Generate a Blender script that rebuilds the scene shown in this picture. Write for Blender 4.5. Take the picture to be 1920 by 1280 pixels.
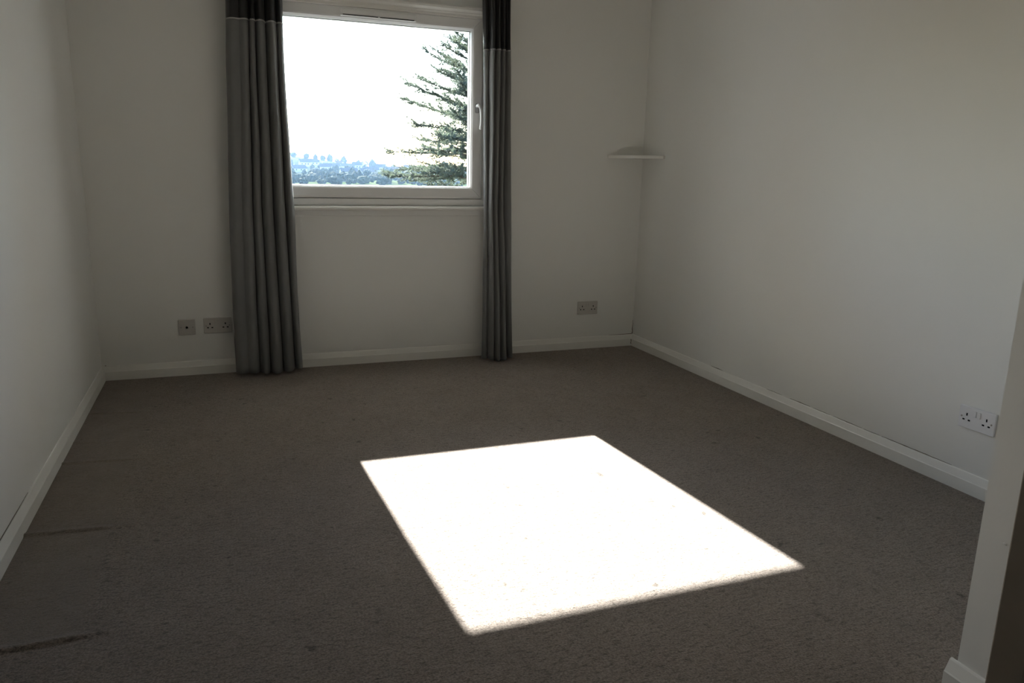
import bpy, bmesh, math, random
from mathutils import Vector, Matrix, noise as mnoise

scene = bpy.context.scene
for o in list(bpy.data.objects):
    bpy.data.objects.remove(o)
C = scene.collection

# ------------------------------------------------------------------ camera
# image frame taken as 1920 x 1280, focal length in pixels 1417.13
YAW, PITCH, ROLL = math.radians(20.882), math.radians(12.748), math.radians(1.287)
cam_d = bpy.data.cameras.new('camera')
cam_d.sensor_fit = 'HORIZONTAL'
cam_d.sensor_width = 36.0
cam_d.lens = 1417.133 * 36.0 / 1920.0
cam_d.clip_start = 0.05
cam_d.clip_end = 5000
cam = bpy.data.objects.new('camera', cam_d)
C.objects.link(cam)
fw = Vector((math.sin(YAW) * math.cos(PITCH), math.cos(YAW) * math.cos(PITCH), -math.sin(PITCH)))
rt = Vector((math.cos(YAW), -math.sin(YAW), 0))
up = rt.cross(fw)
rr = math.cos(ROLL) * rt + math.sin(ROLL) * up
uu = -math.sin(ROLL) * rt + math.cos(ROLL) * up
m = Matrix((rr, uu, -fw)).transposed().to_4x4()
m.translation = Vector((0.644, -4.433, 1.153))
cam.matrix_world = m
scene.camera = cam

# ------------------------------------------------------------------ sky, sun, exposure
SUN_DIR = Vector((0.065, -1.0, -1.0 / 1.5)).normalized()      # direction the light travels
SUN_STRENGTH = 62.0
SKY_STRENGTH = 1.04
world = bpy.data.worlds.new('sky')
scene.world = world
world.use_nodes = True
wn = world.node_tree.nodes
wl = world.node_tree.links
wn.clear()
wo = wn.new('ShaderNodeOutputWorld')
wb = wn.new('ShaderNodeBackground')
ws = wn.new('ShaderNodeTexSky')
ws.sky_type = 'NISHITA'
ws.sun_disc = False
to_sun = -SUN_DIR
ws.sun_elevation = math.asin(to_sun.z)
ws.sun_rotation = math.atan2(to_sun.x, to_sun.y)
ws.altitude = 60
ws.air_density = 1.3
ws.dust_density = 1.3
ws.ozone_density = 1.0
wb.inputs['Strength'].default_value = SKY_STRENGTH
wt = wn.new('ShaderNodeMix')              # camera white balance of the sky
wt.data_type = 'RGBA'
wt.blend_type = 'MULTIPLY'
wt.inputs[0].default_value = 1.0
wt.inputs[7].default_value = (0.88, 1.0, 1.18, 1)
wl.new(ws.outputs[0], wt.inputs[6])
wl.new(wt.outputs[2], wb.inputs[0])
wl.new(wb.outputs[0], wo.inputs[0])

sun_d = bpy.data.lights.new('sun', 'SUN')
sun_d.energy = SUN_STRENGTH
sun_d.angle = math.radians(0.53)
sun_d.color = (1.0, 0.99, 0.97)
sun = bpy.data.objects.new('sun', sun_d)
C.objects.link(sun)
sun.location = (1.0, 8.0, 7.0)
sun.rotation_euler = SUN_DIR.to_track_quat('-Z', 'Y').to_euler()

# portal: guides sky sampling through the window opening, gives off no light itself
por_d = bpy.data.lights.new('window_portal', 'AREA')
por_d.shape = 'RECTANGLE'
por_d.size = 1.30
por_d.size_y = 1.12
por_d.cycles.is_portal = True
por = bpy.data.objects.new('window_portal', por_d)
C.objects.link(por)
por.location = (1.515, 0.30, 1.48)
por.rotation_euler = (math.radians(-90), 0, 0)

vs = scene.view_settings
vs.view_transform = 'Standard'
vs.look = 'None'
vs.exposure = 0.0
vs.gamma = 1.0
vs.use_curve_mapping = False
scene.display_settings.display_device = 'sRGB'
scene.cycles.max_bounces = 14
scene.cycles.diffuse_bounces = 8
scene.cycles.transparent_max_bounces = 16
scene.cycles.sample_clamp_indirect = 12.0


# ------------------------------------------------------------------ helpers: materials
def nmat(name):
    mt = bpy.data.materials.new(name)
    mt.use_nodes = True
    nt = mt.node_tree
    bs = nt.nodes['Principled BSDF']
    return mt, nt, bs


def simple_mat(name, col, rough=0.6, spec=0.3, var=0.03, scale=8.0, bump=0.0, bscale=200.0, sheen=0.0, metallic=0.0):
    """plain surface whose colour drifts a little with object-space noise"""
    mt, nt, bs = nmat(name)
    N, L = nt.nodes, nt.links
    tc = N.new('ShaderNodeTexCoord')
    nz = N.new('ShaderNodeTexNoise')
    nz.inputs['Scale'].default_value = scale
    nz.inputs['Detail'].default_value = 4
    L.new(tc.outputs['Object'], nz.inputs['Vector'])
    rp = N.new('ShaderNodeValToRGB')
    rp.color_ramp.elements[0].position = 0.3
    rp.color_ramp.elements[1].position = 0.7
    rp.color_ramp.elements[0].color = tuple(max(0, c * (1 - var)) for c in col) + (1,)
    rp.color_ramp.elements[1].color = tuple(min(1, c * (1 + var)) for c in col) + (1,)
    L.new(nz.outputs['Fac'], rp.inputs['Fac'])
    L.new(rp.outputs['Color'], bs.inputs['Base Color'])
    bs.inputs['Roughness'].default_value = rough
    bs.inputs['Specular IOR Level'].default_value = spec
    bs.inputs['Metallic'].default_value = metallic
    bs.inputs['Sheen Weight'].default_value = sheen
    if bump > 0:
        n2 = N.new('ShaderNodeTexNoise')
        n2.inputs['Scale'].default_value = bscale
        n2.inputs['Detail'].default_value = 3
        L.new(tc.outputs['Object'], n2.inputs['Vector'])
        bp = N.new('ShaderNodeBump')
        bp.inputs['Strength'].default_value = bump
        bp.inputs['Distance'].default_value = 0.002
        L.new(n2.outputs['Fac'], bp.inputs['Height'])
        L.new(bp.outputs['Normal'], bs.inputs['Normal'])
    return mt


M = {}
M['wall'] = simple_mat('wall_paint', (0.765, 0.765, 0.738), 0.55, 0.35, 0.015, 1.5, 0.12, 90)
M['ceiling'] = simple_mat('ceiling_paint', (0.80, 0.79, 0.76), 0.8, 0.2, 0.015, 1.5, 0.1, 90)
M['gloss'] = simple_mat('gloss_paint', (0.775, 0.77, 0.735), 0.35, 0.4, 0.02, 5, 0.05, 60)
M['upvc'] = simple_mat('white_plastic', (0.80, 0.805, 0.80), 0.28, 0.5, 0.01, 5)
M['plate'] = simple_mat('socket_plastic', (0.72, 0.725, 0.74), 0.3, 0.5, 0.015, 20)
M['plate_back'] = simple_mat('darker_socket_plastic', (0.52, 0.50, 0.47), 0.35, 0.45, 0.02, 20)  # darker, warmer plastic for the plates on the window wall
M['hole'] = simple_mat('socket_hole', (0.004, 0.004, 0.004), 0.9, 0.1)
M['screw'] = simple_mat('screw_metal', (0.32, 0.31, 0.29), 0.4, 0.5, 0.05, 80, metallic=0.7)
M['gasket_and_filler'] = simple_mat('black_gasket', (0.02, 0.02, 0.022), 0.6, 0.2)
M['handle'] = simple_mat('handle_metal', (0.80, 0.81, 0.82), 0.25, 0.5, 0.02, 30)
M['rosette'] = simple_mat('handle_rosette', (0.40, 0.41, 0.42), 0.35, 0.5, 0.03, 30)
M['crack'] = simple_mat('dirty_crack', (0.13, 0.11, 0.085), 0.9, 0.05, 0.4, 40)
M['brown_door'] = simple_mat('brown_door', (0.30, 0.25, 0.205), 0.5, 0.3, 0.12, 9, 0.1, 60)
M['brick'] = simple_mat('outside_render', (0.5, 0.46, 0.42), 0.9, 0.1, 0.1, 12, 0.3, 60)


def cloth(name, col, rough, spec, sheen, weave=900):
    mt, nt, bs = nmat(name)
    N, L = nt.nodes, nt.links
    tc = N.new('ShaderNodeTexCoord')
    nz = N.new('ShaderNodeTexNoise')
    nz.inputs['Scale'].default_value = 14
    nz.inputs['Detail'].default_value = 6
    L.new(tc.outputs['Object'], nz.inputs['Vector'])
    rp = N.new('ShaderNodeValToRGB')
    rp.color_ramp.elements[0].color = tuple(c * 0.9 for c in col) + (1,)
    rp.color_ramp.elements[1].color = tuple(c * 1.1 for c in col) + (1,)
    L.new(nz.outputs['Fac'], rp.inputs['Fac'])
    L.new(rp.outputs['Color'], bs.inputs['Base Color'])
    bs.inputs['Roughness'].default_value = rough
    bs.inputs['Specular IOR Level'].default_value = spec
    bs.inputs['Sheen Weight'].default_value = sheen
    w = N.new('ShaderNodeTexNoise')
    w.inputs['Scale'].default_value = weave
    L.new(tc.outputs['Object'], w.inputs['Vector'])
    bp = N.new('ShaderNodeBump')
    bp.inputs['Strength'].default_value = 0.15
    bp.inputs['Distance'].default_value = 0.001
    L.new(w.outputs['Fac'], bp.inputs['Height'])
    L.new(bp.outputs['Normal'], bs.inputs['Normal'])
    return mt


M['curtain'] = cloth('grey_curtain_cloth', (0.178, 0.181, 0.178), 0.9, 0.1, 0.15)
M['satin'] = cloth('black_satin', (0.020, 0.020, 0.021), 0.45, 0.35, 0.08)
M['thread'] = cloth('pale_thread', (0.45, 0.45, 0.43), 0.7, 0.2, 0.0)


def carpet_mat():
    mt, nt, bs = nmat('brown_carpet')
    N, L = nt.nodes, nt.links
    tc = N.new('ShaderNodeTexCoord')

    def noise(scale, detail=4, rough=0.6, sx=1.0, sy=1.0):
        mp = N.new('ShaderNodeMapping')
        mp.inputs['Scale'].default_value = (sx, sy, 1)
        L.new(tc.outputs['Object'], mp.inputs['Vector'])
        n = N.new('ShaderNodeTexNoise')
        n.inputs['Scale'].default_value = scale
        n.inputs['Detail'].default_value = detail
        n.inputs['Roughness'].default_value = rough
        L.new(mp.outputs['Vector'], n.inputs['Vector'])
        return n.outputs['Fac']

    def ramp(sock, p0, c0, p1, c1):
        r = N.new('ShaderNodeValToRGB')
        r.color_ramp.elements[0].position = p0
        r.color_ramp.elements[1].position = p1
        r.color_ramp.elements[0].color = c0 + (1,)
        r.color_ramp.elements[1].color = c1 + (1,)
        L.new(sock, r.inputs['Fac'])
        return r.outputs['Color']

    def mul(a, b):
        x = N.new('ShaderNodeMix')
        x.data_type = 'RGBA'
        x.blend_type = 'MULTIPLY'
        x.inputs[0].default_value = 1.0
        L.new(a, x.inputs[6])
        L.new(b, x.inputs[7])
        return x.outputs[2]

    base = ramp(noise(0.9, 5), 0.3, (0.242, 0.194, 0.158), 0.72, (0.266, 0.220, 0.184))
    mid = ramp(noise(9, 6, 0.7), 0.35, (0.86, 0.86, 0.86), 0.65, (1.06, 1.06, 1.06))
    fine = ramp(noise(170, 3, 0.75), 0.34, (0.42, 0.40, 0.38), 0.60, (1.20, 1.20, 1.20))
    tuft = ramp(noise(75, 5, 0.8, 0.5, 1.3), 0.36, (0.42, 0.40, 0.38), 0.50, (1.08, 1.08, 1.08))
    spots = ramp(noise(17, 2, 0.5), 0.262, (0.40, 0.37, 0.34), 0.305, (1, 1, 1))
    loose = mul(mul(mul(base, mid), fine), tuft)
    flat = mul(mul(base, mid), ramp(noise(210, 3, 0.75), 0.30, (0.70, 0.70, 0.69), 0.62, (0.93, 0.935, 0.92)))
    at = N.new('ShaderNodeAttribute')
    at.attribute_name = 'pressed'
    pm = N.new('ShaderNodeMix')
    pm.data_type = 'RGBA'
    L.new(at.outputs['Fac'], pm.inputs[0])
    L.new(loose, pm.inputs[6])
    L.new(flat, pm.inputs[7])
    col = mul(pm.outputs[2], spots)
    L.new(col, bs.inputs['Base Color'])
    bs.inputs['Roughness'].default_value = 0.95
    bs.inputs['Specular IOR Level'].default_value = 0.05
    bs.inputs['Sheen Weight'].default_value = 0.35
    bs.inputs['Sheen Roughness'].default_value = 0.45
    bs.inputs['Sheen Tint'].default_value = (0.9, 0.9, 0.9, 1)
    hsum = N.new('ShaderNodeMath')
    hsum.operation = 'ADD'
    L.new(noise(260, 3, 0.7), hsum.inputs[0])
    L.new(noise(75, 5, 0.8, 0.5, 1.3), hsum.inputs[1])
    bp = N.new('ShaderNodeBump')
    bp.inputs['Strength'].default_value = 0.8
    bp.inputs['Distance'].default_value = 0.008
    L.new(hsum.outputs[0], bp.inputs['Height'])
    L.new(bp.outputs['Normal'], bs.inputs['Normal'])
    return mt


M['carpet'] = carpet_mat()


def glass_mat():
    mt = bpy.data.materials.new('window_glass')
    mt.use_nodes = True
    nt = mt.node_tree
    N, L = nt.nodes, nt.links
    N.clear()
    out = N.new('ShaderNodeOutputMaterial')
    tr = N.new('ShaderNodeBsdfTransparent')
    tr.inputs[0].default_value = (0.97, 0.985, 0.98, 1)
    gl = N.new('ShaderNodeBsdfGlossy')
    gl.inputs['Roughness'].default_value = 0.02
    fr = N.new('ShaderNodeFresnel')
    fr.inputs['IOR'].default_value = 1.45
    mx = N.new('ShaderNodeMixShader')
    L.new(fr.outputs[0], mx.inputs[0])
    L.new(tr.outputs[0], mx.inputs[1])
    L.new(gl.outputs[0], mx.inputs[2])
    L.new(mx.outputs[0], out.inputs[0])
    return mt


M['glass'] = glass_mat()


# ------------------------------------------------------------------ helpers: meshes
def link_mesh(name, bm, mat, parent=None, smooth=False, recalc=True):
    if recalc:
        bmesh.ops.recalc_face_normals(bm, faces=bm.faces)
    me = bpy.data.meshes.new(name)
    bm.to_mesh(me)
    bm.free()
    me.materials.append(mat)
    if smooth:
        for p in me.polygons:
            p.use_smooth = True
    o = bpy.data.objects.new(name, me)
    C.objects.link(o)
    if parent is not None:
        o.parent = parent
    return o


def py_mesh(name, verts, faces, mat, parent=None, smooth=False):
    me = bpy.data.meshes.new(name)
    me.from_pydata(verts, [], faces)
    me.update()
    me.materials.append(mat)
    if smooth:
        for p in me.polygons:
            p.use_smooth = True
    o = bpy.data.objects.new(name, me)
    C.objects.link(o)
    if parent is not None:
        o.parent = parent
    return o


def add_box(bm, x0, x1, y0, y1, z0, z1, bevel=0.0, seg=2):
    vs_ = [bm.verts.new((x, y, z)) for x in (x0, x1) for y in (y0, y1) for z in (z0, z1)]
    fs = [(0, 1, 3, 2), (4, 6, 7, 5), (0, 4, 5, 1), (2, 3, 7, 6), (0, 2, 6, 4), (1, 5, 7, 3)]
    faces = [bm.faces.new([vs_[i] for i in f]) for f in fs]
    if bevel > 0:
        edges = list({e for f in faces for e in f.edges})
        bmesh.ops.bevel(bm, geom=edges, offset=bevel, segments=seg, affect='EDGES', profile=0.5)


def box(name, dims, mat, parent=None, bevel=0.0, seg=2, smooth=False):
    bm = bmesh.new()
    add_box(bm, *dims, bevel=bevel, seg=seg)
    return link_mesh(name, bm, mat, parent, smooth)


def prism(name, poly, axis, a0, a1, mat, parent=None):
    """closed polygon extruded along an axis; poly gives the other two coordinates in x,y,z order"""
    bm = bmesh.new()

    def mk(p, a):
        if axis == 0:
            return bm.verts.new((a, p[0], p[1]))
        if axis == 1:
            return bm.verts.new((p[0], a, p[1]))
        return bm.verts.new((p[0], p[1], a))
    A = [mk(p, a0) for p in poly]
    B = [mk(p, a1) for p in poly]
    n = len(poly)
    bm.faces.new(A)
    bm.faces.new(list(reversed(B)))
    for i in range(n):
        j = (i + 1) % n
        bm.faces.new((A[i], B[i], B[j], A[j]))
    return link_mesh(name, bm, mat, parent)


def empty(name, loc, rot=(0, 0, 0)):
    o = bpy.data.objects.new(name, None)
    o.empty_display_size = 0.05
    C.objects.link(o)
    o.location = loc
    o.rotation_euler = rot
    return o


def tag(o, label, cat, group=None):
    o['label'] = label
    o['category'] = cat
    if group:
        o['group'] = group
    return o


def struct(o):
    o['kind'] = 'structure'
    return o


def copy_tree(o, parent=None):
    c = o.copy()
    C.objects.link(c)
    c.parent = parent
    for ch in o.children:
        copy_tree(ch, c)
    return c


def tube(bm, pts, radii, n=8):
    rings = []
    for i, p in enumerate(pts):
        a = pts[max(0, i - 1)]
        b = pts[min(len(pts) - 1, i + 1)]
        t = (Vector(b) - Vector(a)).normalized()
        ref = Vector((0, 0, 1)) if abs(t.z) < 0.9 else Vector((1, 0, 0))
        s = t.cross(ref).normalized()
        u = s.cross(t)
        rings.append([bm.verts.new(Vector(p) + radii[i] * (math.cos(2 * math.pi * k / n) * s + math.sin(2 * math.pi * k / n) * u)) for k in range(n)])
    for r0, r1 in zip(rings, rings[1:]):
        for k in range(n):
            bm.faces.new((r0[k], r0[(k + 1) % n], r1[(k + 1) % n], r1[k]))
    bm.faces.new(list(reversed(rings[0])))
    bm.faces.new(rings[-1])


# ------------------------------------------------------------------ room shell
# skirting faces stand at x = 0, x = W and y = 0; plaster 15 mm behind them
W = 3.2097
WL, WR, WY = -0.015, W + 0.015, 0.015
CEIL = 2.40
FRONT = -7.4
OUT = 0.26                              # outer face of the window wall
NIB_X, NIB_Y = 2.163, -3.368            # corner of the nib beside the entrance
HX0, HX1, HZ0, HZ1 = 0.862, 2.170, 0.928, 2.03    # opening for the window

# floor: one carpet with the creases and dents left by furniture near the left wall
RIDGES = [  # x0, y0, x1, y1, height, half width
    (0.02, -0.595, 0.275, -0.640, 0.0040, 0.006),
    (0.005, -1.241, 0.280, -1.268, 0.0060, 0.006),
    (0.000, -1.862, 0.300, -1.890, 0.0075, 0.0065),
    (-0.01, -2.515, 0.312, -2.504, 0.0095, 0.0075),
    (0.300, -0.215, 0.462, -0.233, 0.0020, 0.006),
    (-0.01, -0.995, 0.190, -1.035, 0.0018, 0.006),
    (0.237, -1.330, 0.243, -1.560, 0.0018, 0.006),
    (0.252, -1.920, 0.282, -2.330, 0.0035, 0.006),
    (0.225, -0.300, 0.228, -0.600, 0.0018, 0.006),
    (0.05, -2.29, 0.16, -2.275, 0.0022, 0.006),
]


def floor_h(x, y):
    h = 0.0008 * mnoise.noise(Vector((x * 7, y * 7, 0.3)))
    for (x0, y0, x1, y1, a, w) in RIDGES:
        dx, dy = x1 - x0, y1 - y0
        ll = dx * dx + dy * dy
        t = ((x - x0) * dx + (y - y0) * dy) / ll
        tt = min(1, max(0, t))
        wob = 0.003 * mnoise.noise(Vector((x * 14, y * 14, 5.1)))
        sd = y - y0 - tt * dy + wob if abs(dx) > abs(dy) else x - x0 - tt * dx + wob
        d = math.hypot(sd, (t - tt) * math.sqrt(ll))
        # steep on the side away from the window, long slope on the window side
        w = w * (2.8 if sd > 0 else 0.95) if abs(dx) > abs(dy) else w
        if abs(d) < w * 3.2:
            fade = min(1, (1 - tt) * 3.5) if t > 0.5 else 1.0
            h += a * (0.35 + 0.65 * fade) * math.exp(-(d / w) ** 2)
    return h


def axis_pts(segs):
    out = [segs[0][0]]
    for a, b, st in segs:
        n = max(1, round(abs(b - a) / st))
        out += [a + (b - a) * k / n for k in range(1, n + 1)]
    return out


xs = axis_pts([(WL, 0.50, 0.0055), (0.50, WR, 0.09)])
ys = axis_pts([(WY, -2.75, 0.0055), (-2.75, FRONT, 0.09)])
verts = [(x, y, floor_h(x, y) if (x < 0.52 and y > -2.8) else 0.0) for y in ys for x in xs]
nx = len(xs)
faces = [(j * nx + i, (j + 1) * nx + i, (j + 1) * nx + i + 1, j * nx + i + 1) for j in range(len(ys) - 1) for i in range(nx - 1)]
floor = struct(py_mesh('floor', verts, faces, M['carpet'], smooth=True))
# pile pressed flat by furniture that stood along the left wall
wa = floor.data.attributes.new('pressed', 'FLOAT', 'POINT')


def pressed(x, y):
    k = min(1, max(0, (0.262 - x) / 0.03)) * min(1, max(0, (-0.10 - y) / 0.08)) * min(1, max(0, (y + 2.52) / 0.04))
    return 0.55 * k


wa.data.foreach_set('value', [pressed(v[0], v[1]) for v in verts])

struct(box('ceiling', (WL - 0.12, WR + 0.12, FRONT - 0.12, OUT, CEIL, CEIL + 0.12), M['ceiling']))
struct(box('wall_left', (WL - 0.12, WL, FRONT, OUT, -0.05, CEIL), M['wall']))
struct(box('wall_right', (WR, WR + 0.12, FRONT, OUT, -0.05, CEIL), M['wall']))
struct(box('wall_front', (WL - 0.12, WR + 0.12, FRONT - 0.12, FRONT, -0.05, CEIL), M['wall']))

# window wall with its opening
bm = bmesh.new()
add_box(bm, WL, HX0, WY, OUT, -0.05, CEIL)
add_box(bm, HX1, WR, WY, OUT, -0.05, CEIL)
add_box(bm, HX0, HX1, WY, OUT, -0.05, HZ0)
add_box(bm, HX0, HX1, WY, OUT, HZ1, CEIL)
bmesh.ops.remove_doubles(bm, verts=bm.verts, dist=1e-5)
struct(link_mesh('wall_back', bm, M['wall']))

# nib wall beside the entrance, at the right edge of the picture
bm = bmesh.new()
add_box(bm, NIB_X, WR, FRONT, NIB_Y, -0.05, CEIL)
struct(link_mesh('wall_nib', bm, M['wall']))


# skirting boards: plain lower face, sloped upper part
SK_H, SK_M, SK_T = 0.078, 0.047, 0.015
prof = [(0.0, -0.02), (0.0, SK_M), (0.0018, SK_M + 0.003), (0.0095, SK_H - 0.003), (0.0115, SK_H), (SK_T, SK_H), (SK_T, -0.02)]


def skirt(name, poly, axis, a0, a1):
    return struct(prism(name, poly, axis, a0, a1, M['gloss']))


sk_left = skirt('baseboard_left', [(-p[0], p[1]) for p in prof], 1, FRONT, WY)
sk_right = skirt('baseboard_right', [(W + p[0], p[1]) for p in prof], 1, NIB_Y, WY)
sk_back = skirt('baseboard_back', [(p[0], p[1]) for p in prof], 0, WL, WR)
sk_nib = skirt('baseboard_nib', [(NIB_X - SK_T + p[0] - 0.006, p[1]) for p in [(q[0] * 1.4, q[1]) for q in prof]], 1, -3.90, NIB_Y + 0.014)


def crack(parent, pts, widths, name='crack'):
    """a thin dirty gap that runs along a line of points, given as (point, up vector)"""
    v, f = [], []
    for (p, u, n), w in zip(pts, widths):
        p, u, n = Vector(p), Vector(u), Vector(n)
        k = len(v)
        v += [p - u * w * 0.5, p + u * w * 0.5, p + u * w * 0.5 + n * 0.0012, p - u * w * 0.5 + n * 0.0012]
        if k:
            for a in range(4):
                b = (a + 1) % 4
                f.append((k - 4 + a, k - 4 + b, k + b, k + a))
    f.append((0, 1, 2, 3))
    k = len(v) - 4
    f.append((k + 3, k + 2, k + 1, k))
    return py_mesh(name, [tuple(q) for q in v], f, M['crack'], parent)


rng = random.Random(4)


def wall_crack_right(y0, y1, z0, z1, wmax):
    n = max(4, int(abs(y1 - y0) / 0.02))
    pts, ws_ = [], []
    for k in range(n + 1):
        t = k / n
        y = y0 + (y1 - y0) * t
        pts.append(((WR - 0.0006, y, z0 + (z1 - z0) * t + rng.uniform(-.0006, .0006)), (0, 0, 1), (-1, 0, 0)))
        ws_.append(wmax * (0.25 + 0.75 * math.sin(math.pi * min(1, max(0.03, t)))) * rng.uniform(0.6, 1.1))
    crack(sk_right, pts, ws_)


for a in ((-0.90, -1.01, 0.081, 0.080, .0035), (-1.38, -1.50, .0795, .0795, .0018), (-1.56, -1.70, 0.080, 0.080, .0032),
          (-1.72, -1.83, 0.0800, 0.0800, .0022), (-1.85, -2.02, .080, .0798, .0028), (-2.03, -2.12, .0795, .0795, .0018),
          (-2.13, -2.47, 0.0797, 0.0805, .0032)):
    wall_crack_right(*a)
# left skirting gap
pts, ws_ = [], []
for k in range(16):
    t = k / 15
    pts.append(((WL + 0.0006, -1.70 - 0.60 * t, 0.0800 + rng.uniform(-.0006, .0006)), (0, 0, 1), (1, 0, 0)))
    ws_.append(0.0036 * t * rng.uniform(0.7, 1.1) + 0.0004)
crack(sk_left, pts, ws_)
# open joint in the far right corner
pts = [((3.04 + 0.018 * k, WY - 0.0006, 0.0792 + rng.uniform(-.0005, .0008)), (0, 0, 1), (0, -1, 0)) for k in range(11)]
crack(sk_back, pts, [0.0008 + 0.0042 * k / 10 for k in range(11)])
pts = [((W - 0.0035 + rng.uniform(-.001, .001), -0.0003, 0.010 + 0.006 * k), (1, 0, 0), (0, -1, 0)) for k in range(7)]
crack(sk_back, pts, [0.003 + 0.0015 * (k % 3) for k in range(7)])
pts = [((WR - 0.004 + rng.uniform(-.0015, .0015), WY - 0.0006, 0.08 + 0.008 * k), (1, 0, 0), (0, -1, 0)) for k in range(13)]
crack(sk_back, pts, [0.0055 * (1 - k / 13) * rng.uniform(.5, 1.1) + 0.0006 for k in range(13)])
pts = [((0.006 - 0.0016 * k, 0.0145 - 0.0006, 0.079 + 0.0006 * k), (0, 0, 1), (0, -1, 0)) for k in range(4)]
crack(sk_left, pts, [0.004, 0.005, 0.004, 0.002])

# ------------------------------------------------------------------ window
win = struct(empty('window_1', (0, 0, 0)))
GX0, GX1, GZ0, GZ1 = 0.985, 2.044, 1.0512, 1.932        # daylight opening of the sash


def ring_pieces(prefix_names, profile, mat, gap=0.0):
    """four mitred members around the daylight opening; profile = (offset outwards, y)"""
    out = []
    corners = [(GX0, GZ0, -1, -1), (GX1, GZ0, 1, -1), (GX1, GZ1, 1, 1), (GX0, GZ1, -1, 1)]
    for s in range(4):
        a, b = corners[s], corners[(s + 1) % 4]
        ux, uz = (b[0] - a[0]), (b[1] - a[1])
        ln = math.hypot(ux, uz)
        ux, uz = ux / ln * gap, uz / ln * gap
        bm = bmesh.new()
        A = [bm.verts.new((a[0] + a[2] * o + ux, y, a[1] + a[3] * o + uz)) for o, y in profile]
        B = [bm.verts.new((b[0] + b[2] * o - ux, y, b[1] + b[3] * o - uz)) for o, y in profile]
        n = len(profile)
        bm.faces.new(A)
        bm.faces.new(list(reversed(B)))
        for i in range(n):
            j = (i + 1) % n
            bm.faces.new((A[i], B[i], B[j], A[j]))
        out.append(link_mesh(prefix_names[s], bm, mat, win))
    return out


ring_pieces(['sash_bottom_rail', 'sash_stile', 'sash_top_rail', 'sash_stile'],
            [(0.0, 0.070), (0.0, 0.030), (0.003, 0.012), (0.012, 0.002), (0.020, 0.0), (0.060, -0.002), (0.068, 0.001), (0.071, 0.008), (0.071, 0.070)],
            M['upvc'], gap=0.0011)
ring_pieces(['frame_bottom_rail', 'frame_jamb', 'frame_top_rail', 'frame_jamb'],
            [(0.0735, 0.075), (0.0735, 0.016), (0.077, 0.010), (0.110, 0.009), (0.1155, 0.012), (0.121, 0.018), (0.121, 0.075)],
            M['upvc'], gap=0.0003)
ring_pieces(['gasket_and_filler'] * 4, [(-0.0015, 0.042), (-0.0015, 0.034), (0.004, 0.034), (0.004, 0.042)], M['gasket_and_filler'])
ring_pieces(['gasket_and_filler'] * 4, [(0.066, 0.066), (0.066, 0.022), (0.078, 0.022), (0.078, 0.066)], M['gasket_and_filler'])  # dark filler ring, added to block light leaking between sash and frame
box('glass_pane', (GX0 - 0.002, GX1 + 0.002, 0.036, 0.040, GZ0 - 0.002, GZ1 + 0.002), M['glass'], win)

# trickle vent on the top rail
vent = box('trickle_vent', (1.297, 1.716, -0.013, 0.001, 1.950, 1.988), M['upvc'], win, bevel=0.004)
for a, b in ((1.310, 1.500), (1.512, 1.703)):
    box('vent_slot', (a, b, -0.0150, -0.0120, 1.9535, 1.9575), M['gasket_and_filler'], vent)
box('vent_flap', (1.306, 1.708, -0.0165, -0.0125, 1.960, 1.981), M['upvc'], vent, bevel=0.0015)

# handle on the right stile
hd = box('handle', (2.068, 2.094, -0.010, 0.0, 1.478, 1.532), M['rosette'], win, bevel=0.008, seg=3, smooth=True)
bm = bmesh.new()
pts = [(2.080, -0.008, 1.518), (2.080, -0.030, 1.520), (2.084, -0.044, 1.513), (2.090, -0.050, 1.495), (2.093, -0.052, 1.465),
       (2.0935, -0.052, 1.435), (2.092, -0.050, 1.408), (2.089, -0.047, 1.388), (2.088, -0.046, 1.384)]
tube(bm, pts, [0.010, 0.010, 0.010, 0.0095, 0.009, 0.0085, 0.0085, 0.008, 0.004], 10)
link_mesh('lever', bm, M['handle'], hd, smooth=True)

# sill, apron board and the moulding over the head
sill = [(0.012, 0.9345), (-0.022, 0.9345), (-0.030, 0.931), (-0.034, 0.923), (-0.031, 0.914), (-0.024, 0.910), (0.015, 0.910)]
struct(prism('trim_1', sill, 0, 0.842, 2.188, M['gloss']))
struct(prism('trim_2', [(WY, 0.910), (0.004, 0.910), (0.004, 0.881), (0.008, 0.876), (WY, 0.875)], 0, 0.862, 2.166, M['wall']))
head = [(WY, 1.9985), (-0.006, 1.9985), (-0.010, 2.001), (-0.011, 2.012), (-0.016, 2.017), (-0.018, 2.024), (-0.026, 2.030), (-0.032, 2.036),
        (-0.034, 2.046), (-0.030, 2.052), (-0.020, 2.055), (WY, 2.056)]
struct(prism('trim_3', head, 0, 0.842, 2.176, M['gloss']))
# outside sill ledge of the opening
struct(box('trim_4', (HX0 - 0.03, HX1 + 0.03, 0.080, OUT + 0.05, HZ0 - 0.03, HZ0 + 0.012), M['brick']))


# ------------------------------------------------------------------ curtains
def interp_rows(rows, z):
    if z >= rows[0][0]:
        return rows[0][1]
    for (za, ra), (zb, rb) in zip(rows, rows[1:]):
        if z >= zb:
            t = (za - z) / (za - zb)
            return [a + (b - a) * t for a, b in zip(ra, rb)]
    return rows[-1][1]


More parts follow.
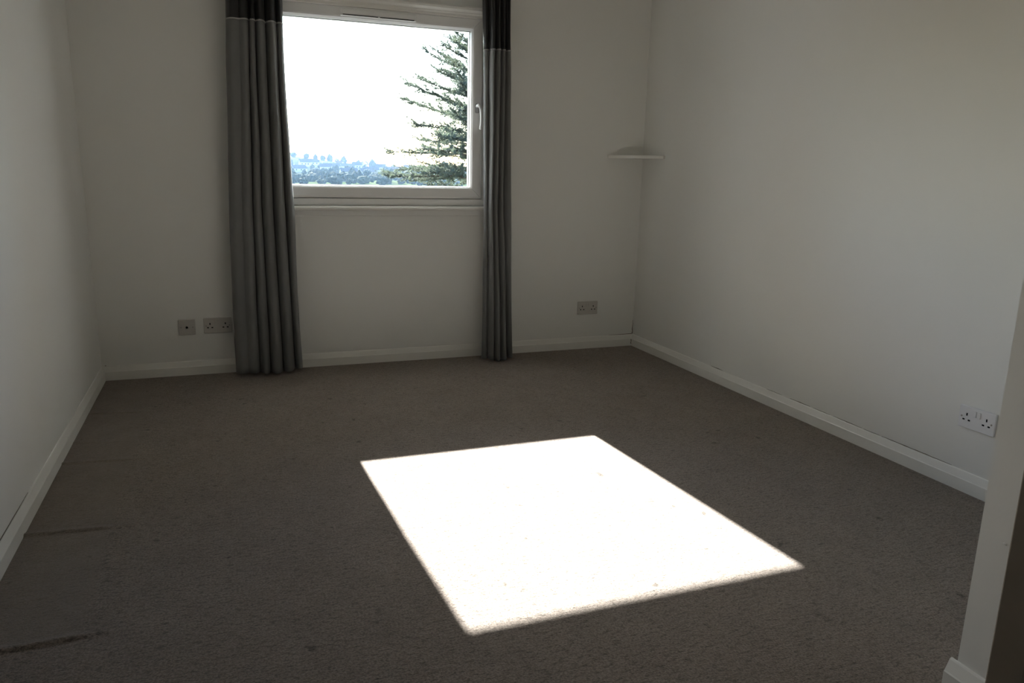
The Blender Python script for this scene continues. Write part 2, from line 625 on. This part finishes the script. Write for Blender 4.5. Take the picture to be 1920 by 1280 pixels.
def curtain_point(cfg, i, s, z):
    xs_ = interp_rows(cfg['rows'], z)
    seg = len(xs_) - 1
    x = xs_[i] + (xs_[i + 1] - xs_[i]) * s
    v0, v1 = cfg['valley'][i], cfg['valley'][i + 1]
    c = cfg['crest'][i]
    base = v0 + (v1 - v0) * s
    y = base + (c - base) * max(0.0, math.sin(math.pi * s)) ** 0.62
    top = max(0.0, min(1.0, (z - cfg['seam']) / 0.25))
    y += 0.010 * top * math.sin(2 * math.pi * (s * 2 + i * 0.37))
    y += 0.006 * mnoise.noise(Vector((x * 9, z * 2.2, cfg['seed'])))
    x += 0.004 * mnoise.noise(Vector((i * 3.3 + s, z * 2.7, cfg['seed'] + 4)))
    return (x, y, z)


def curtain_sheet(cfg, z0f, z1, nz, name, mat, parent, th=0.0035):
    seg = len(cfg['valley']) - 1
    ns = 12
    cols = [(i, k / ns) for i in range(seg) for k in range(ns)] + [(seg - 1, 1.0)]
    v, f = [], []
    for r in range(nz + 1):
        for (i, s) in cols:
            z0 = z0f(i, s) if callable(z0f) else z0f
            z = z0 + (z1 - z0) * r / nz
            v.append(curtain_point(cfg, i, s, z))
    n = len(cols)
    for r in range(nz):
        for c in range(n - 1):
            f.append((r * n + c, r * n + c + 1, (r + 1) * n + c + 1, (r + 1) * n + c))
    o = py_mesh(name, v, f, mat, parent, smooth=True)
    md = o.modifiers.new('thickness', 'SOLIDIFY')
    md.thickness = th
    md.offset = 0
    return o


def make_curtain(cfg):
    root = empty('curtain', cfg['base'])
    hold = empty('tmp', (0, 0, 0))
    body = curtain_sheet(cfg, cfg['hem'], cfg['seam'], 60, 'body', M['curtain'], None)
    band = curtain_sheet(cfg, cfg['seam'], 2.33, 24, 'top_band', M['satin'], None)
    # stitches along the seam
    bm = bmesh.new()
    seg = len(cfg['valley']) - 1
    for i in range(seg):
        xs_ = interp_rows(cfg['rows'], cfg['seam'])
        wdt = (xs_[i + 1] - xs_[i]) * 2.1
        n = max(4, int(wdt / 0.0075))
        for k in range(n):
            s = (k + 0.5) / n
            p = Vector(curtain_point(cfg, i, s, cfg['seam']))
            q = Vector(curtain_point(cfg, i, min(1, s + 0.02), cfg['seam']))
            d = (q - p).normalized() * 0.0024
            nrm = Vector((d.y, -d.x, 0)).normalized()
            if nrm.y > 0:
                nrm = -nrm
            c = p + nrm * 0.0026
            vv = [bm.verts.new(c + a * d + b * Vector((0, 0, 0.0032)) + e * nrm * 0.0014) for a in (-1, 1) for b in (-1, 1) for e in (-1, 1)]
            for fc in [(0, 1, 3, 2), (4, 6, 7, 5), (0, 4, 5, 1), (2, 3, 7, 6), (0, 2, 6, 4), (1, 5, 7, 3)]:
                bm.faces.new([vv[t] for t in fc])
    st = link_mesh('stitching', bm, M['thread'])
    bpy.data.objects.remove(hold)
    inv = Matrix.Translation(-Vector(cfg['base']))
    for o in (body, band, st):
        o.data.transform(inv)
        o.parent = root
    return root


left_cfg = dict(
    base=(0.84, -0.12, 0.0), seam=1.866, seed=1.0,
    hem=lambda i, s: 0.022 + 0.006 * math.sin(i * 1.3 + s * 2),
    rows=[(1.96, [0.716, 0.777, 0.823, 0.851, 0.902, 0.958, 0.990]),
          (1.866, [0.7128, 0.7761, 0.8221, 0.8504, 0.9009, 0.9571, 0.9861]),
          (1.448, [0.6967, 0.7614, 0.8084, 0.8452, 0.8982, 0.9571, 0.9895]),
          (0.899, [0.6737, 0.7401, 0.7938, 0.8398, 0.8999, 0.9633, 1.0100]),
          (0.437, [0.6640, 0.7292, 0.7869, 0.8424, 0.9069, 0.9692, 1.0092]),
          (0.0446, [0.6617, 0.7254, 0.7871, 0.8438, 0.9125, 0.9791, 1.0200])],
    valley=[-0.095, -0.138, -0.088, -0.084, -0.078, -0.070, -0.080],
    crest=[-0.150, -0.158, -0.158, -0.160, -0.156, -0.128])
cl = make_curtain(left_cfg)
tag(cl, 'wider dark grey curtain with black satin top band, hanging left of the window', 'curtain', 'pair of curtains at the window')

right_cfg = dict(
    base=(2.17, -0.14, 0.0), seam=1.815, seed=9.0,
    hem=lambda i, s: 0.010 + 0.005 * math.sin(i * 1.7 + s * 2),
    rows=[(2.078, [2.0715, 2.0996, 2.1278, 2.1624, 2.1940, 2.2290]),
          (1.811, [2.0784, 2.1069, 2.1355, 2.1690, 2.1996, 2.2351]),
          (0.933, [2.0941, 2.1140, 2.1339, 2.1707, 2.2043, 2.2618]),
          (0.454, [2.0942, 2.1213, 2.1520, 2.1897, 2.2311, 2.2728]),
          (0.013, [2.0917, 2.1246, 2.1612, 2.2015, 2.2474, 2.2919])],
    valley=[-0.115, -0.108, -0.115, -0.112, -0.108, -0.110],
    crest=[-0.138, -0.182, -0.188, -0.184, -0.165])
cr = make_curtain(right_cfg)
tag(cr, 'narrow dark grey curtain with black satin top band, hanging right of the window', 'curtain', 'pair of curtains at the window')
# ceiling-high track that the curtains hang from, above the picture
struct(box('trim_5', (0.60, 2.36, -0.145, -0.105, 2.325, 2.40), M['upvc'], bevel=0.004))


# ------------------------------------------------------------------ sockets (local frame: plate in XZ, front towards -Y)
def pin_hole(name, x, z, w, h, parent):
    return box(name, (x - w / 2, x + w / 2, -0.0106, -0.0085, z - h / 2, z + h / 2), M['hole'], parent, bevel=0.0008, seg=1)


def screw_cap(x, z, parent):
    bm = bmesh.new()
    bmesh.ops.create_cone(bm, cap_ends=True, segments=14, radius1=0.0034, radius2=0.0034, depth=0.0016,
                          matrix=Matrix.Translation((x, -0.0104, z)) @ Matrix.Rotation(math.pi / 2, 4, 'X'))
    return link_mesh('screw', bm, M['screw'], parent)


def double_socket(plate_mat):
    r = empty('double_socket', (0, 0, 0))
    p = box('plate', (-0.073, 0.073, -0.0100, 0.0, -0.043, 0.043), plate_mat, r, bevel=0.0028, seg=3)
    for cx in (-0.040, 0.040):
        pin_hole('pin_hole', cx, 0.0105, 0.0060, 0.0110, p)
        pin_hole('pin_hole', cx - 0.0112, -0.0105, 0.0098, 0.0062, p)
        pin_hole('pin_hole', cx + 0.0112, -0.0105, 0.0098, 0.0062, p)
    for cx in (-0.0085, 0.0085):
        s = box('switch', (cx - 0.0062, cx + 0.0062, -0.0135, -0.0090, 0.0080, 0.0310), plate_mat, r, bevel=0.0012, seg=2)
        s.rotation_euler = (0, 0, 0)
    for cx in (-0.0605, 0.0605):
        screw_cap(cx, 0.0, r)
    return r


sock = double_socket(M['plate'])
sock.location = (WR, -2.5456, 0.2870)
sock.rotation_euler = (0, 0, math.radians(-90))
tag(sock, 'white plastic double socket on the right-hand wall near the entrance nib', 'socket', 'double sockets on the walls')
sockb = double_socket(M['plate_back'])
sockb.location = (0.506 + 0.073, WY, 0.231 + 0.043)
tag(sockb, 'double socket on the window wall beside the wide left curtain', 'socket', 'double sockets on the walls')
s3 = copy_tree(sockb)
s3.location = (2.796 + 0.073, WY, 0.233 + 0.043)
tag(s3, 'double socket on the window wall below the corner shelf', 'socket', 'double sockets on the walls')

aer = empty('aerial_socket', (0.377 + 0.043, WY, 0.228 + 0.043))
p = box('plate', (-0.043, 0.043, -0.0100, 0.0, -0.043, 0.043), M['plate_back'], aer, bevel=0.0028, seg=3)
bm = bmesh.new()
bmesh.ops.create_cone(bm, cap_ends=True, segments=18, radius1=0.0062, radius2=0.0062, depth=0.004,
                      matrix=Matrix.Translation((0, -0.0102, 0)) @ Matrix.Rotation(math.pi / 2, 4, 'X'))
link_mesh('coaxial_hole', bm, M['hole'], p)
bm = bmesh.new()
for k in range(20):
    a0, a1 = 2 * math.pi * k / 20, 2 * math.pi * (k + 1) / 20
    q = []
    for a in (a0, a1):
        for r_, y_ in ((0.0062, -0.0135), (0.0082, -0.0100)):
            q.append(bm.verts.new((r_ * math.cos(a), y_, r_ * math.sin(a))))
    bm.faces.new((q[0], q[1], q[3], q[2]))
bmesh.ops.remove_doubles(bm, verts=bm.verts, dist=1e-5)
link_mesh('collar', bm, M['plate_back'], p)
screw_cap(-0.0302, 0.0, aer)
screw_cap(0.0302, 0.0, aer)
tag(aer, 'small square aerial socket with one round black hole, left of the left curtain', 'aerial socket')

# ------------------------------------------------------------------ corner shelf
SX, SY, SZ = 0.258, 0.272, 1.243
bm = bmesh.new()
poly = [(WR, WY), (WR - SX, WY), (WR - SX, WY - 0.012), (WR - 0.012, WY - SY), (WR, WY - SY)]
A = [bm.verts.new((x, y, SZ)) for x, y in poly]
B = [bm.verts.new((x, y, SZ + 0.019)) for x, y in poly]
bm.faces.new(A)
bm.faces.new(list(reversed(B)))
for i in range(5):
    j = (i + 1) % 5
    bm.faces.new((A[i], B[i], B[j], A[j]))
bmesh.ops.bevel(bm, geom=list(bm.edges), offset=0.0018, segments=2, affect='EDGES')
sh = link_mesh('board', bm, M['gloss'])
shr = empty('corner_shelf', (WR, WY, SZ))
sh.data.transform(Matrix.Translation((-WR, -WY, -SZ)))
sh.parent = shr
tag(shr, 'small white triangular corner shelf fixed where the window wall meets the right wall', 'shelf')

# ------------------------------------------------------------------ entrance door, open, at the right edge of the picture
az = math.radians(56.713)
ex, ey = 0.644 + 0.92 * math.sin(az), -4.433 + 0.92 * math.cos(az)
door = struct(empty('door_1', (NIB_X - 0.012, ey - 0.06, 0.0)))
lf = box('door_leaf', (ex - (NIB_X - 0.012), 0.0, 0.020, 0.060, 0.008, 1.985), M['brown_door'], door, bevel=0.002, seg=2)
for z in (0.25, 1.05, 1.75):
    bm = bmesh.new()
    bmesh.ops.create_cone(bm, cap_ends=True, segments=10, radius1=0.006, radius2=0.006, depth=0.09, matrix=Matrix.Translation((-0.002, 0.052, z)))
    link_mesh('hinge', bm, M['screw'], door)

# chip in the nib paint
bm = bmesh.new()
bmesh.ops.create_icosphere(bm, subdivisions=2, radius=0.004, matrix=Matrix.Translation((NIB_X - 0.0005, -3.427, 0.40)) @ Matrix.Diagonal((0.35, 1.2, 0.7, 1)))

link_mesh('paint_chip', bm, M['wall'], bpy.data.objects['wall_nib'])


# ------------------------------------------------------------------ outside: terrain
def smooth(t):
    t = min(1, max(0, t))
    return t * t * (3 - 2 * t)


def ground(x, y):
    if y < 60:
        h = -6.0 - 3.0 * smooth((y - 5) / 55)
    elif y < 450:
        h = -9.0 - 2.2 * smooth((y - 60) / 200) + 1.4 * smooth((y - 300) / 150)
    else:
        h = -9.8 + (y - 450) / 750 * 10.6
    h += 14.0 * smooth((245 - x) / 170) * smooth((y - 760) / 420)
    h += 0.9 * mnoise.noise(Vector((x / 60, y / 60, 0.0))) * smooth((y - 60) / 200)
    if y > 1200:
        h -= (y - 1200) * 0.05
    return h


def terrain_mat():
    mt, nt, bs = nmat('hillside_fields')
    N, L = nt.nodes, nt.links
    tc = N.new('ShaderNodeTexCoord')
    mp = N.new('ShaderNodeMapping')
    mp.inputs['Scale'].default_value = (0.020, 0.011, 0.02)
    L.new(tc.outputs['Object'], mp.inputs['Vector'])
    vo = N.new('ShaderNodeTexVoronoi')
    vo.inputs['Scale'].default_value = 1.0
    L.new(mp.outputs['Vector'], vo.inputs['Vector'])
    rp = N.new('ShaderNodeValToRGB')
    els = rp.color_ramp.elements
    els[0].color = (0.034, 0.048, 0.024, 1)
    els[1].color = (0.075, 0.085, 0.045, 1)
    e = els.new(0.4)
    e.color = (0.026, 0.032, 0.024, 1)
    e = els.new(0.7)
    e.color = (0.050, 0.066, 0.028, 1)
    L.new(vo.outputs['Color'], rp.inputs['Fac'])
    nz = N.new('ShaderNodeTexNoise')
    nz.inputs['Scale'].default_value = 0.08
    nz.inputs['Detail'].default_value = 8
    L.new(tc.outputs['Object'], nz.inputs['Vector'])
    r2 = N.new('ShaderNodeValToRGB')
    r2.color_ramp.elements[0].position = 0.35
    r2.color_ramp.elements[0].color = (0.5, 0.5, 0.5, 1)
    r2.color_ramp.elements[1].position = 0.65
    r2.color_ramp.elements[1].color = (1.15, 1.15, 1.1, 1)
    L.new(nz.outputs['Fac'], r2.inputs['Fac'])
    mx = N.new('ShaderNodeMix')
    mx.data_type = 'RGBA'
    mx.blend_type = 'MULTIPLY'
    mx.inputs[0].default_value = 1
    L.new(rp.outputs['Color'], mx.inputs[6])
    L.new(r2.outputs['Color'], mx.inputs[7])
    L.new(mx.outputs[2], bs.inputs['Base Color'])
    bs.inputs['Roughness'].default_value = 1.0
    bs.inputs['Specular IOR Level'].default_value = 0.0
    return mt


M['fields'] = terrain_mat()
tx = [-260 + 12 * k for k in range(75)]
ty = axis_pts([(OUT + 0.3, 60, 6), (60, 440, 19), (440, 1260, 11), (1260, 1500, 40)])
tv = [(x, y, ground(x, y)) for y in ty for x in tx]
n = len(tx)
tf = [(j * n + i, j * n + i + 1, (j + 1) * n + i + 1, (j + 1) * n + i) for j in range(len(ty) - 1) for i in range(n - 1)]
hill = struct(py_mesh('hillside', tv, tf, M['fields'], smooth=True))

# ------------------------------------------------------------------ conifer just outside, right of the window
M['bark'] = simple_mat('conifer_bark', (0.085, 0.065, 0.05), 0.95, 0.05, 0.3, 12, 0.4, 40)
M['needles'] = simple_mat('conifer_needles', (0.075, 0.092, 0.075), 0.75, 0.15, 0.35, 3.0)
_nt = M['needles'].node_tree
_tl = _nt.nodes.new('ShaderNodeBsdfTranslucent')
_tl.inputs[0].default_value = (0.13, 0.16, 0.11, 1)
_mx = _nt.nodes.new('ShaderNodeMixShader')
_mx.inputs[0].default_value = 0.30
_nt.links.new(_nt.nodes['Principled BSDF'].outputs[0], _mx.inputs[1])
_nt.links.new(_tl.outputs[0], _mx.inputs[2])
_nt.links.new(_mx.outputs[0], _nt.nodes['Material Output'].inputs[0])
TX, TY = 5.16, 9.2
TZ = ground(TX, TY)
APEX = 3.80
tree = empty('conifer', (TX, TY, TZ))
tag(tree, 'dark green conifer with spreading needled branches outside the right side of the window', 'tree')
bm = bmesh.new()
H = APEX - TZ
tube(bm, [(0, 0, -0.2), (0.02, 0.01, H * 0.3), (0.0, -0.02, H * 0.6), (0.015, 0.0, H * 0.85), (0, 0, H)], [0.17, 0.135, 0.085, 0.035, 0.006], 10)
link_mesh('trunk', bm, M['bark'], tree, smooth=True)
rt_ = random.Random(23)


def needle_tuft(bm, p, d, size):
    """a small spray of thin needle blades around a twig point"""
    d = d.normalized()
    ref = Vector((0, 0, 1)) if abs(d.z) < 0.9 else Vector((1, 0, 0))
    s = d.cross(ref).normalized()
    u = s.cross(d)
    for k in range(7):
        a = rt_.uniform(0, 2 * math.pi)
        o = (s * math.cos(a) + u * math.sin(a))
        t = (d * rt_.uniform(0.5, 1.0) + o * rt_.uniform(0.4, 0.9)).normalized() * size * rt_.uniform(0.7, 1.2)
        w = o.cross(t).normalized() * size * 0.13
        m_ = p + t * 0.5 + o * size * 0.06
        a0 = bm.verts.new(p)
        a1 = bm.verts.new(m_ + w)
        a2 = bm.verts.new(p + t)
        a3 = bm.verts.new(m_ - w)
        bm.faces.new((a0, a1, a2))
        bm.faces.new((a0, a2, a3))


def make_branch(z, az_, length, rise, droop, dens):
    bm = bmesh.new()
    bn = bmesh.new()
    dirh = Vector((math.cos(az_), math.sin(az_), 0))
    pts = []
    n = 9
    for k in range(n + 1):
        t = k / n
        off = dirh * length * t
        zz = z + length * (rise * t - droop * t * t + 0.10 * t ** 4)
        side = Vector((-dirh.y, dirh.x, 0)) * 0.05 * length * math.sin(t * 3 + z)
        pts.append(off + side + Vector((0, 0, zz)))
    tube(bm, pts, [max(0.002, 0.013 * length ** 0.5 * (1 - t / n) + 0.002) for t in range(n + 1)], 5)
    ntw = int((11 + 19 * length) * dens)
    for q in range(ntw):
        t = 0.18 + 0.82 * (q + rt_.random()) / ntw
        k = min(n - 1, int(t * n))
        f_ = t * n - k
        p = pts[k].lerp(pts[k + 1], f_)
        d = (pts[k + 1] - pts[k]).normalized()
        sgn = 1 if q % 2 else -1
        sd = Vector((-dirh.y, dirh.x, 0)) * sgn
        tw = (d * 0.75 + sd * rt_.uniform(0.3, 0.9) + Vector((0, 0, rt_.uniform(-0.30, 0.50)))).normalized()
        tl = (0.13 + 0.30 * length * (1 - t) ** 0.7 * 0.75) * rt_.uniform(0.6, 1.25)
        e = p + tw * tl
        tube(bm, [p, p.lerp(e, 0.5) + Vector((0, 0, 0.01)), e], [0.0035, 0.0025, 0.001], 3)
        m_ = max(3, int(tl / 0.028))
        for g in range(m_ + 1):
            c = p.lerp(e, (g + 0.4) / (m_ + 0.4))
            if mnoise.noise(c * 6.5) > -0.32 and rt_.random() < 0.92:
                needle_tuft(bn, c, tw, 0.05)
    for g in range(int(length / 0.03)):
        t = 0.4 + 0.6 * g / max(1, int(length / 0.03))
        k = min(n - 1, int(t * n))
        if mnoise.noise(pts[k] * 5.0 + Vector((t * 9, 0, 0))) < -0.15:
            continue
        needle_tuft(bn, pts[k].lerp(pts[k + 1], t * n - k), pts[k + 1] - pts[k], 0.052)
    b = link_mesh('branch', bm, M['bark'], tree, recalc=False)
    link_mesh('needles', bn, M['needles'], b, recalc=False)


zb = H - 0.25
kk = 0
while zb > H - 4.6:
    depth = H - zb
    for j in range(5):
        a = kk * 2.399 + j * 2 * math.pi / 5 + rt_.uniform(-0.35, 0.35)
        ln = (0.26 + 0.66 * depth ** 0.93) * rt_.uniform(0.75, 1.12)
        ln = min(ln, 2.15)
        rise = 0.80 - 0.24 * depth + rt_.uniform(-0.08, 0.08)
        make_branch(zb + rt_.uniform(-0.06, 0.06), a, ln, rise, 0.10 + 0.05 * depth, 1.0)
    zb -= 0.20
    kk += 1
# the lower crown, below the sill: fewer, longer boughs down towards the ground
zb = H - 4.9
while zb > 1.2:
    for j in range(3):
        make_branch(zb, kk * 2.399 + j * 2.094, 2.2 + rt_.uniform(-0.2, 0.3), -0.05, 0.15, 0.5)
    zb -= 0.75
    kk += 1

# ------------------------------------------------------------------ far hillside: trees and houses
M['far_leaf'] = simple_mat('far_tree_leaves', (0.026, 0.034, 0.024), 0.95, 0.05, 0.4, 0.4)
M['far_leaf_b'] = simple_mat('far_tree_leaves_olive', (0.042, 0.046, 0.028), 0.95, 0.05, 0.4, 0.4)
M['far_trunk'] = simple_mat('far_tree_trunk', (0.07, 0.055, 0.045), 0.95, 0.05)
M['house_wall'] = simple_mat('pale_house_wall', (0.42, 0.41, 0.39), 0.9, 0.1, 0.06, 0.5)
M['house_roof'] = simple_mat('slate_roof', (0.055, 0.055, 0.065), 0.8, 0.2, 0.15, 0.8)
M['house_roof_b'] = simple_mat('clay_tile_roof', (0.11, 0.07, 0.055), 0.85, 0.15, 0.15, 0.8)
M['pane'] = simple_mat('house_window', (0.03, 0.035, 0.045), 0.1, 0.5)
rf = random.Random(77)


def crown_mesh(seed, tall):
    bm = bmesh.new()
    bmesh.ops.create_icosphere(bm, subdivisions=3, radius=1.0)
    for v in bm.verts:
        d = v.co.normalized()
        k = 1 + 0.28 * mnoise.noise(d * 1.7 + Vector((seed, 0, 0))) + 0.22 * mnoise.noise(d * 4.1 + Vector((0, seed, 0))) + 0.12 * mnoise.noise(d * 9 + Vector((0, 0, seed)))
        v.co = d * k
        if tall:
            v.co.x *= 1.0 - 0.35 * max(0, v.co.z)
            v.co.y *= 1.0 - 0.35 * max(0, v.co.z)
        v.co.z *= 1.25 if tall else 0.85
    me = bpy.data.meshes.new('crown')
    bm.to_mesh(me)
    bm.free()
    return me


crowns = [crown_mesh(s * 3.7, s % 2) for s in range(6)]
for i, me in enumerate(crowns):
    me.materials.append(M['far_leaf'] if i % 3 else M['far_leaf_b'])
bm = bmesh.new()
tube(bm, [(0, 0, -0.5), (0.03, 0, 0.6), (0, 0.02, 1.4)], [0.16, 0.12, 0.07], 7)
bmesh.ops.recalc_face_normals(bm, faces=bm.faces)
trunk_me = bpy.data.meshes.new('trunk')
bm.to_mesh(trunk_me)
bm.free()
trunk_me.materials.append(M['far_trunk'])


TAKEN = []


def free_spot(x, y, r):
    for (a, b, c) in TAKEN:
        if math.hypot(a - x, b - y) < (r + c) * 1.02:
            return False
    TAKEN.append((x, y, r))
    return True


def far_tree(az_deg, y, r, label='small hazy blue-green tree in the belts below the hillside houses', group='trees below the hillside houses'):
    x = 0.644 + (y + 4.433) * math.tan(math.radians(az_deg))
    if not free_spot(x, y, r * 1.75):
        return
    z = ground(x, y)
    root = empty('hillside_tree', (x, y, z))
    tag(root, label, 'tree', group)
    c = bpy.data.objects.new('crown', rf.choice(crowns))
    C.objects.link(c)
    c.parent = root
    c.location = (0, 0, r * 0.85)
    c.scale = (r * rf.uniform(0.85, 1.25), r, r * rf.uniform(0.85, 1.15))
    c.rotation_euler = (0, 0, rf.uniform(0, 6.28))
    t = bpy.data.objects.new('trunk', trunk_me)
    C.objects.link(t)
    t.parent = root
    t.scale = (r * 0.9, r * 0.9, r * 0.8)


def house_meshes(w, d, h, rh):
    bm = bmesh.new()
    add_box(bm, -w / 2, w / 2, -d / 2, d / 2, -1.5, h)
    v = [bm.verts.new(c) for c in ((-w / 2, -d / 2, h), (-w / 2, d / 2, h), (-w / 2, 0, h + rh), (w / 2, -d / 2, h), (w / 2, d / 2, h), (w / 2, 0, h + rh))]
    bm.faces.new((v[0], v[1], v[2]))
    bm.faces.new((v[3], v[5], v[4]))
    me = bpy.data.meshes.new('walls')
    bm.to_mesh(me)
    bm.free()
    me.materials.append(M['house_wall'])
    bm = bmesh.new()
    e, t = 0.45, 0.3
    sl = rh / (d / 2)
    pl = [(-d / 2 - e, h - e * sl), (0, h + rh), (d / 2 + e, h - e * sl), (d / 2 + e, h - e * sl + t), (0, h + rh + t), (-d / 2 - e, h - e * sl + t)]
    A = [bm.verts.new((-w / 2 - 0.3, p[0], p[1])) for p in pl]
    B = [bm.verts.new((w / 2 + 0.3, p[0], p[1])) for p in pl]
    bm.faces.new(A)
    bm.faces.new(list(reversed(B)))
    for i in range(6):
        j = (i + 1) % 6
        bm.faces.new((A[i], B[i], B[j], A[j]))
    bmesh.ops.recalc_face_normals(bm, faces=bm.faces)
    ms = bpy.data.meshes.new('roof')
    bm.to_mesh(ms)
    bm.free()
    bm = bmesh.new()
    add_box(bm, -w * 0.38, -w * 0.26, -0.4, 0.4, h + rh - 0.6, h + rh + 1.3)
    bmesh.ops.recalc_face_normals(bm, faces=bm.faces)
    mc = bpy.data.meshes.new('chimney')
    bm.to_mesh(mc)
    bm.free()
    mc.materials.append(M['house_wall'])
    bm = bmesh.new()
    add_box(bm, -0.6, 0.6, -0.06, 0.06, -0.7, 0.7)
    bmesh.ops.recalc_face_normals(bm, faces=bm.faces)
    mp = bpy.data.meshes.new('window_pane')
    bm.to_mesh(mp)
    bm.free()
    mp.materials.append(M['pane'])
    return me, ms, mc, mp, (w, d, h)


kinds = []
for dims, rm in (((11, 8, 4.6, 3.2), 'house_roof'), ((15, 8, 3.2, 3.0), 'house_roof'), ((9, 7.5, 5.0, 3.0), 'house_roof_b')):
    mset = house_meshes(*dims)
    mset[1].materials.append(M[rm])
    kinds.append(mset)


def house(az_deg, y, kind, rot):
    x = 0.644 + (y + 4.433) * math.tan(math.radians(az_deg))
    z = ground(x, y)
    TAKEN.append((x, y, 8.5))
    me, ms, mc, mp, (w, d, h) = kinds[kind]
    root = empty('hillside_house', (x, y, z + 0.3), (0, 0, math.radians(rot)))
    tag(root, 'tiny pale pitched-roof house among trees on the distant hillside', 'house', 'houses on the distant hillside')
    for nm, mm in (('walls', me), ('roof', ms), ('chimney', mc)):
        o = bpy.data.objects.new(nm, mm)
        C.objects.link(o)
        o.parent = root
    for fx in (-0.3, 0.05, 0.32):
        o = bpy.data.objects.new('window_pane', mp)
        C.objects.link(o)
        o.parent = root
        o.location = (fx * w, -d / 2 - 0.02, h * 0.55)


for a, y, k, r in [(5.6, 900, 0, 10), (6.2, 940, 1, -8), (8.0, 900, 2, 20), (8.6, 880, 1, 5), (9.3, 890, 0, -15), (9.75, 930, 2, 60), (10.3, 790, 1, 5),
                   (11.7, 810, 1, 12), (11.0, 850, 0, -20), (12.4, 790, 1, 8), (12.95, 830, 2, 0), (13.6, 810, 0, 15), (14.3, 840, 1, -10),
                   (15.1, 830, 0, 10), (16.2, 850, 1, 0), (5.2, 790, 1, 25), (7.1, 800, 0, -12), (7.6, 860, 1, 14),
                   (9.9, 700, 1, 30), (12.1, 690, 2, -20), (13.3, 700, 1, 12), (14.8, 695, 0, -25), (8.7, 690, 1, 5), (16.6, 700, 1, 20)]:
    house(a, y, k, r)

# skyline trees
for a, y, r in [(4.9, 1120, 4.5), (5.3, 1130, 3.4), (5.8, 1110, 4.2), (6.4, 1140, 3.6), (6.9, 1120, 4.0), (7.4, 1150, 4.6), (7.9, 1120, 3.4),
                (8.35, 1140, 5.2), (8.55, 1110, 7.2), (8.9, 1130, 4.8), (9.4, 1120, 3.6), (9.9, 1140, 4.4), (10.4, 1120, 5.8), (10.75, 1130, 4.6), (11.2, 1150, 3.2),
                (11.9, 1120, 3.6), (15.6, 1140, 6.5), (16.0, 1130, 5.8)]:
    far_tree(a, y, r, 'hazy blue tree standing on the skyline of the distant hill', 'trees on the skyline')
# belts of trees lower down
for k in range(420):
    y = rf.choice([470, 500, 530, 560, 590, 640, 700, 760, 830, 920]) + rf.uniform(-22, 22)
    up_hill = y > 770
    far_tree(rf.uniform(4.2, 18.6), y, rf.uniform(1.5, 3.6) * (0.75 + y / 2000),
             *(('small pale tree among the houses high on the distant hillside', 'trees among the hillside houses') if up_hill else ()))


# ------------------------------------------------------------------ valley haze between here and the far hillside
mt = bpy.data.materials.new('valley_haze')
mt.use_nodes = True
nt = mt.node_tree
nt.nodes.clear()
out = nt.nodes.new('ShaderNodeOutputMaterial')
vsn = nt.nodes.new('ShaderNodeVolumeScatter')
vsn.inputs['Color'].default_value = (0.50, 0.74, 1.0, 1)
vsn.inputs['Density'].default_value = 0.00016
vsn.inputs['Anisotropy'].default_value = 0.0
nt.links.new(vsn.outputs[0], out.inputs['Volume'])
hz = box('valley_haze', (-255, 620, 90, 1480, -30, 60), mt)
hz['kind'] = 'stuff'
hz['label'] = 'pale blue haze over the distant hillside'
hz['category'] = 'haze'
